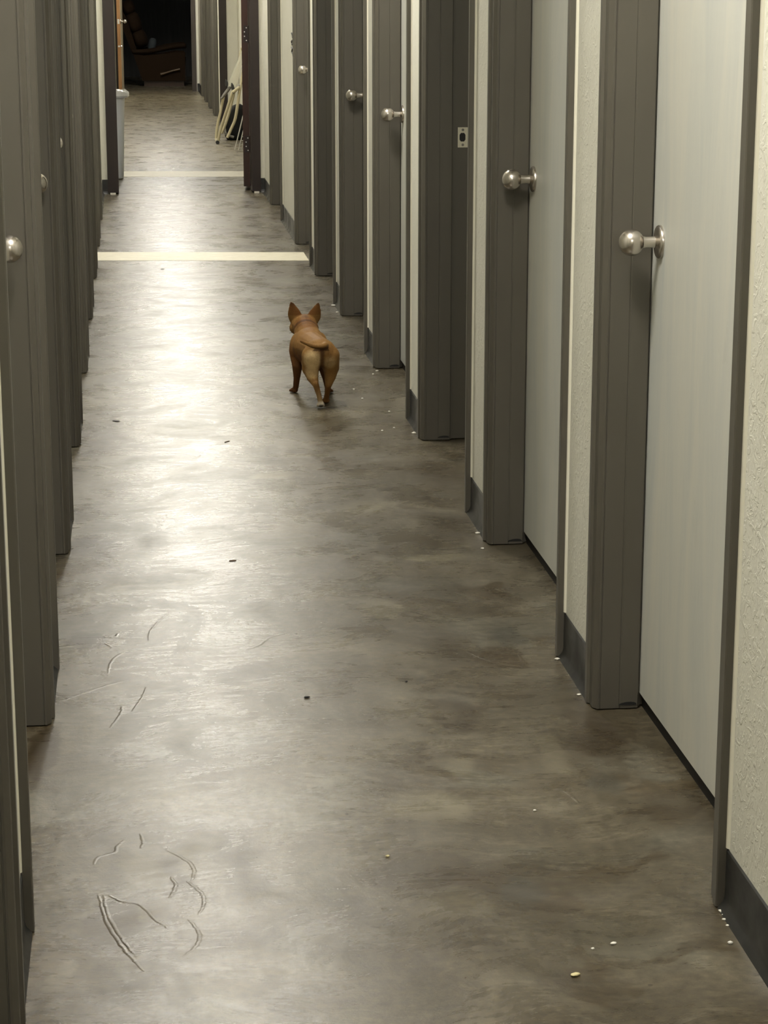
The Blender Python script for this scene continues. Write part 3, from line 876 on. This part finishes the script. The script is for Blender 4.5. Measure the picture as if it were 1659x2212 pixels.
        if y < 7.398 and z < 0.018 and x < 0.66: c = c.lerp(black, 0.85 * near(p, (0.637, 7.384, 0.008), 0.006, 0.012))
        # tail underside
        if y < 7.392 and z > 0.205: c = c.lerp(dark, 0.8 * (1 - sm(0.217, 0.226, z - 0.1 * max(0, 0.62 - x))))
        # shade painted into belly, lower flanks and forelegs
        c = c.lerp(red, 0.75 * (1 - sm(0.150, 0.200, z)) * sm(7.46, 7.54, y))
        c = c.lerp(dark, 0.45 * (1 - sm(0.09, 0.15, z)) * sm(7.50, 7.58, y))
        # head
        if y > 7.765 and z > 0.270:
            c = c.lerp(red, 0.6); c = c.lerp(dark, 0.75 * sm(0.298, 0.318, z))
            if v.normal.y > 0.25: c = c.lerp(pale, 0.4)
        c = c.lerp(black, 0.9 * near(p, (0.5835, 7.890, 0.2195), 0.006, 0.010))
        for e in ((0.578, 7.832, 0.2405), (0.622, 7.845, 0.2405)): c = c.lerp(black, 0.95 * near(p, e, 0.0055, 0.0085))
        c = c.lerp(dark, 0.5 * near(p, (0.590, 7.868, 0.207), 0.008, 0.02))
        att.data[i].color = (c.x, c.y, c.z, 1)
    mt = new_mat('dog_coat', (0.3, 0.15, 0.05), 0.62, 0, 0.3)
    t = NT(mt)
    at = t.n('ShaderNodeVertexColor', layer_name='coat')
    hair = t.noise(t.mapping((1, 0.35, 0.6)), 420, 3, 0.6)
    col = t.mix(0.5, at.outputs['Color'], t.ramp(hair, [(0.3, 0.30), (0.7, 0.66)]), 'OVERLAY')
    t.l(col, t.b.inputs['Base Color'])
    t.l(t.bump(hair, 0.0012, 0.5), t.b.inputs['Normal'])
    t.b.inputs['Specular IOR Level'].default_value = 0.12
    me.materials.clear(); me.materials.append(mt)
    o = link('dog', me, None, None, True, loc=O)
    tag(o, 'small tan short-haired dog with pricked ears trotting away down the corridor', 'dog')
    return o
build_dog()

# ------------------------------------------------------------------ bin behind the portal
def superring(cx, cy, z, a, b, n=4.0, seg=40):
    r = []
    for k in range(seg):
        t = 2 * PI * k / seg
        c, s = math.cos(t), math.sin(t)
        r.append((cx + a * math.copysign(abs(c) ** (2 / n), c), cy + b * math.copysign(abs(s) ** (2 / n), s), z))
    return r
bn = empty('trash_bin', (-0.185, 16.45, 0)); tag(bn, 'tall slim white plastic bin with liner just past the brown doorway', 'bin')
body = MB().rings([superring(0, 0, 0.004, 0.122, 0.112), superring(0, 0, 0.012, 0.128, 0.118), superring(0, 0, 0.34, 0.140, 0.130), superring(0, 0, 0.60, 0.151, 0.140), superring(0, 0, 0.60, 0.140, 0.130), superring(0, 0, 0.03, 0.115, 0.105)])
part('bin_body', body, BIN, bn, 40)
rim = MB().rings([superring(0, 0, 0.598, 0.152, 0.142), superring(0, 0, 0.602, 0.176, 0.166), superring(0, 0, 0.622, 0.182, 0.172), superring(0, 0, 0.628, 0.178, 0.168), superring(0, 0, 0.628, 0.150, 0.140), superring(0, 0, 0.598, 0.148, 0.138)])
part('bin_rim', rim, BIN, bn, 40)
random.seed(3)
def crinkle(r, amp):
    return [(x + random.uniform(-amp, amp), y + random.uniform(-amp, amp), z + random.uniform(-amp, amp)) for x, y, z in r]
ln_ = MB().rings([crinkle(superring(0, 0, 0.612, 0.184, 0.174), 0.003), crinkle(superring(0, 0, 0.634, 0.182, 0.172), 0.004), crinkle(superring(0, 0, 0.652, 0.160, 0.150), 0.006), crinkle(superring(0, 0, 0.640, 0.135, 0.125), 0.006), crinkle(superring(0, 0, 0.50, 0.120, 0.11), 0.006)], True)
part('bin_liner', ln_, LINER, bn, 60)

# ------------------------------------------------------------------ folded lawn chair leaning in the hall
fc = empty('folded_chair', (0.80, 19.9, 0)); tag(fc, 'folded cream tube lawn chair with grey armrests leaning by the far wall', 'chair')
def L(x, z, y): return (x - 0.80, y - 19.9, z)
part('front_leg', MB().tube(smooth_path([L(0.785, 0.012, 19.78), L(0.815, 0.14, 19.78), L(0.87, 0.30, 19.76), L(0.928, 0.475, 19.74)], 4), 0.0135), TUBE, fc, 60)
part('front_leg', MB().tube(smooth_path([L(0.785, 0.012, 20.16), L(0.80, 0.14, 20.16), L(0.83, 0.26, 20.16), L(0.86, 0.40, 20.16)], 4), 0.0135), TUBE, fc, 60)
part('base_tube', MB().tube([L(0.785, 0.012, 19.76), L(0.785, 0.012, 20.18)], 0.0135), TUBE, fc, 60)
part('rubber_foot', MB().tube([L(0.782, 0.016, 19.74), L(0.782, 0.016, 19.80)], 0.0175), RUBBER, fc, 60)
part('back_tube', MB().tube(smooth_path([L(0.868, 0.06, 19.70), L(0.905, 0.14, 19.70), L(0.945, 0.24, 19.70), L(0.985, 0.47, 19.70), L(1.025, 0.66, 19.72), L(1.045, 0.84, 19.74)], 4), 0.0135), TUBE, fc, 60)
part('back_tube', MB().tube(smooth_path([L(0.835, 0.07, 20.14), L(0.872, 0.15, 20.14), L(0.92, 0.30, 20.14), L(0.97, 0.50, 20.14), L(1.035, 0.84, 20.14)], 4), 0.0135), TUBE, fc, 60)
part('top_tube', MB().tube([L(1.045, 0.84, 19.74), L(1.036, 0.846, 19.9), L(1.035, 0.84, 20.14)], 0.0125), TUBE, fc, 60)
def pad(p, q, wy):
    p, q = Vector(p), Vector(q); m = MB(); d = (q - p).normalized(); nrm = Vector((-d.z, 0, d.x))
    rg = []
    for i in range(9):
        u = i / 8; k = math.sin(PI * min(max(u, 0.06), 0.94)) ** 0.35
        c = p.lerp(q, u)
        rg.append([c + Vector((0, math.cos(2 * PI * j / 12) * wy * k, 0)) + nrm * math.sin(2 * PI * j / 12) * 0.016 * k for j in range(12)])
    return m.rings(rg)
part('armrest', pad(L(0.838, 0.385, 20.13), L(0.945, 0.515, 20.13), 0.03), GREYPAD, fc, 50)
part('armrest', pad(L(0.925, 0.45, 19.72), L(1.03, 0.57, 19.72), 0.03), GREYPAD, fc, 50)
part('bracket', MB().tube([L(0.925, 0.465, 19.69), L(0.985, 0.51, 19.685)], 0.014), TUBE, fc, 60)
for yy, x, z in ((20.1, 0.893, 0.50), (19.74, 0.930, 0.485)):
    part('end_cap', MB().tube([L(x, z, yy), L(x - 0.006, z + 0.035, yy), L(x - 0.012, z + 0.06, yy)], [0.015, 0.014, 0.004]), RUBBER, fc, 60)
SLING = new_mat('sling_mesh', (0.55, 0.53, 0.42), 0.8)
_t = NT(SLING)
_wv = _t.n('ShaderNodeTexChecker'); _wv.inputs['Scale'].default_value = 260; _t.l(_t.mapping(), _wv.inputs['Vector'])
_t.b.inputs['Alpha'].default_value = 0.45
sl = MB()
a0, a1, b0, b1 = L(0.895, 0.50, 20.12), L(0.955, 0.50, 19.72), L(1.032, 0.82, 20.12), L(1.040, 0.82, 19.75)
sl.rings([[Vector(a0), Vector(a1), Vector(a1) + Vector((0.003, 0, 0)), Vector(a0) + Vector((0.003, 0, 0))], [Vector(b0), Vector(b1), Vector(b1) + Vector((0.003, 0, 0)), Vector(b0) + Vector((0.003, 0, 0))]])
part('sling', sl, SLING, fc)

# black bag behind the chair
bg = empty('black_bag', (0.98, 20.32, 0)); tag(bg, 'dark bag slumped on the floor behind the folded lawn chair', 'bag')
BAGM = fabric_mat('black_fabric', (0.010, 0.010, 0.010), (0.022, 0.022, 0.022))
bm_ = MB().rings([superring(0, 0, 0.0, 0.085, 0.10, 3), superring(0, 0, 0.03, 0.105, 0.12, 3), superring(0.0, 0, 0.14, 0.10, 0.12, 3), superring(0.01, 0, 0.24, 0.085, 0.10, 2.6), superring(0.02, 0, 0.31, 0.05, 0.07, 2.4), superring(0.025, 0, 0.325, 0.02, 0.04, 2.2)])
part('bag_body', bm_, BAGM, bg, 60)
part('bag_strap', MB().tube(smooth_path([(-0.085, -0.05, 0.20), (-0.11, -0.10, 0.14), (-0.10, -0.13, 0.06), (-0.03, -0.125, 0.03)], 5), 0.012), GREYPAD, bg, 60)

# white wire rack
rk = empty('wire_rack', (0.95, 18.95, 0)); tag(rk, 'white wire rack leaning beside the open red brown door', 'rack')
def K(u, v):   # u across, v up; panel leans to the right wall
    return Vector((-0.052 + u * 0.085 + v * 0.13, 0.02 * u, 0.006 + v * 0.50))
for u in (0.0, 0.40, 0.72, 1.0, 1.3):
    part('upright', MB().tube([K(u, 0), K(u, 1)], 0.0045, 8), WIRE, rk, 60)
for i in range(15):
    v = 0.03 + i * 0.067
    part('rung', MB().tube([K(0.40, v), K(1.3, v)], 0.0028, 6), WIRE, rk, 60)

# ------------------------------------------------------------------ recliner in the dark room
rc = empty('recliner', (0.46, 30.75, 0)); tag(rc, 'brown upholstered recliner with side lever in the dark far room', 'armchair')
def slab(poly, y0, y1, bev=0.0):
    m = MB(); m.rings([[(x, yy, z) for x, z in poly] for yy in (y0, y1)]); return m
side = [(-0.27, 0.075), (0.315, 0.075), (0.325, 0.46), (0.20, 0.465), (0.0, 0.435), (-0.25, 0.42), (-0.39, 0.44)]
for y0 in (-0.30, 0.28):
    part('side_panel', slab(side, y0, y0 + 0.09), RECL, rc)
arm = smooth_path([(-0.40, 0, 0.47), (-0.25, 0, 0.47), (-0.08, 0, 0.49), (0.10, 0, 0.525), (0.25, 0, 0.545), (0.34, 0, 0.545)], 4)
def armrest(yc):
    m = MB(); rg = []
    for i, p in enumerate(arm):
        k = 1.0 if 0 < i < len(arm) - 1 else 0.7
        rg.append([(p.x, yc + 0.075 * k * math.cos(2 * PI * j / 14), p.z + 0.036 * k * math.sin(2 * PI * j / 14)) for j in range(14)])
    return m.rings(rg)
part('armrest', armrest(-0.265), RECL, rc, 50)
part('armrest', armrest(0.325), RECL, rc, 50)
part('seat', MB().rings([superring(0.02, 0.03, 0.20, 0.30, 0.24, 5), superring(0.02, 0.03, 0.38, 0.32, 0.25, 5), superring(0.02, 0.03, 0.43, 0.28, 0.21, 4)]), RECL, rc, 50)
def cushion(c, r, ry):
    m = MB(); R = Matrix.Rotation(ry, 3, 'Y'); rg = []
    for i in range(11):
        a = -PI / 2 + PI * i / 10; cr = max(math.cos(a), 0.02) ** 0.6
        ring = []
        for x, y, z in superring(0, 0, 0, r[0] * cr, r[1] * cr, 3, 24):
            ring.append(Vector(c) + R @ Vector((x, y, r[2] * math.copysign(abs(math.sin(a)) ** 0.8, math.sin(a)))))
        rg.append(ring)
    return m.rings(rg)
part('back_cushion', cushion((-0.29, 0.03, 0.64), (0.10, 0.27, 0.13), -0.35), RECL, rc, 60)
part('back_cushion', cushion((-0.37, 0.03, 0.86), (0.10, 0.27, 0.15), -0.35), RECL, rc, 60)
part('back_cushion', cushion((-0.44, 0.03, 1.06), (0.09, 0.26, 0.10), -0.35), RECL, rc, 60)
part('back_panel', slab([(-0.40, 0.44), (-0.33, 0.46), (-0.46, 0.90), (-0.58, 1.14), (-0.62, 1.12), (-0.53, 0.80)], -0.24, 0.30), RECL, rc)
LEVER = brown_mat('lever_wood', (0.10, 0.062, 0.027), (0.13, 0.082, 0.038), 0.4)
RECLW = brown_mat('dark_base_wood', (0.035, 0.016, 0.006), (0.05, 0.024, 0.01), 0.5)
part('lever', MB().tube([(-0.02, -0.325, 0.165), (0.05, -0.335, 0.185), (0.15, -0.34, 0.215), (0.245, -0.34, 0.235)], [0.022, 0.014, 0.013, 0.015], 12), LEVER, rc, 60)
for ya in (-0.26, 0.24): part('base_rail', MB().box(-0.25, ya, 0.0, 0.30, ya + 0.06, 0.075), RECLW, rc)
cu = part('cushion', cushion((0, 0, 0), (0.055, 0.13, 0.10), 0.2), brown_mat('pale_cloth', (0.045, 0.055, 0.06), (0.06, 0.072, 0.075), 0.9), None, 60, loc=(0.335, 30.78, 0.548))
tag(cu, 'small pale grey blue cushion on the seat of the brown recliner', 'cushion')

# ------------------------------------------------------------------ crumbs and bits on the floor
CR_DARK = new_mat('dark_bit', (0.012, 0.010, 0.009), 0.6)
CR_PALE = new_mat('pale_crumb', (0.62, 0.55, 0.30), 0.6)
CR_WHITE = new_mat('white_crumb', (0.80, 0.78, 0.70), 0.5)
CR_BROWN = new_mat('brown_scrap', (0.09, 0.05, 0.025), 0.7)
def flake_mesh(a, b, seed):
    random.seed(seed)
    pts = []
    for k in range(9):
        t = 2 * PI * k / 9; r = random.uniform(0.6, 1.1)
        pts.append((a * r * math.cos(t), b * r * math.sin(t)))
    return MB().prism(pts, 0.0003, 0.002).mesh('flake')
def bit(name, me, mat, x, y, rz, label, cat, group=None, sx=1.0):
    o = link(name, me, mat, None, loc=(x, y, 0.0)); o.rotation_euler = (0, 0, rz); o.scale = (sx, 1, 1)
    return tag(o, label, cat, group)
bit('grit', blob_mesh(0.0045, 3, 0.5), CR_DARK, 0.335, 4.283, 0.2, 'black bit of grit alone near the middle of the floor', 'debris', sx=1.4)
bit('grit', blob_mesh(0.0030, 4, 0.5), CR_DARK, 0.556, 4.363, 0.2, 'small black speck right of the larger black grit', 'debris')
bit('crumb', blob_mesh(0.0055, 5, 0.45), CR_PALE, 0.635, 2.944, 0.25, 'long yellowish crumb low on the right side of the floor', 'debris', sx=1.5)
bit('crumb', blob_mesh(0.0038, 6, 0.5), CR_PALE, 0.405, 3.428, 0.1, 'yellowish crumb in the middle of the near floor', 'debris')
bit('crumb', blob_mesh(0.0042, 7, 0.6), CR_WHITE, 0.898, 3.025, 0.0, 'white crumb beside the nearest black baseboard', 'debris')
bit('crumb', blob_mesh(0.0030, 8, 0.6), CR_WHITE, 0.680, 3.030, 0.0, 'white crumb nearest above the long yellowish crumb', 'debris')
bit('crumb', blob_mesh(0.0040, 9, 0.5), CR_WHITE, 0.716, 3.045, 0.4, 'oblong white crumb right of a rounder one on the near floor', 'debris', sx=1.4)
bit('crumb', blob_mesh(0.0032, 10, 0.6), CR_WHITE, 0.695, 3.605, 0.0, 'white crumb in front of the gap under the nearest right door', 'debris')
bit('flake', flake_mesh(0.016, 0.008, 11), CR_DARK, -0.075, 7.25, -0.5, 'dark crumpled scrap near the left casings level with the dog', 'debris')
bit('flake', flake_mesh(0.012, 0.005, 12), CR_BROWN, 0.232, 5.395, 0.1, 'reddish brown scrap on the floor left of the middle', 'debris')
bit('flake', flake_mesh(0.018, 0.003, 13), CR_BROWN, 0.284, 6.87, 0.9, 'thin brown sliver on the floor in front of the dog at left', 'debris')
bit('flake', flake_mesh(0.013, 0.004, 14), CR_DARK, 0.145, 11.18, 0.2, 'dark flat scrap on the floor by the pale strip', 'debris')
wm = blob_mesh(0.0042, 15, 0.6); 
for x, y, lab in ((0.788, 7.73, 'white crumb right of the front paws of the dog'), (0.80, 7.55, 'white crumb right of the hind paws of the dog'),
                  (0.868, 7.30, 'white crumb close to the baseboard behind the dog at right'), (0.806, 6.98, 'leftmost of two white crumbs on the floor behind the dog'),
                  (0.851, 7.02, 'right one of two white crumbs on the floor behind the dog'), (0.893, 8.03, 'white crumb at the foot of the jamb right of the dog')):
    bit('crumb', wm, CR_WHITE, x, y, x * 40, lab, 'debris', 'white crumbs right of the dog')
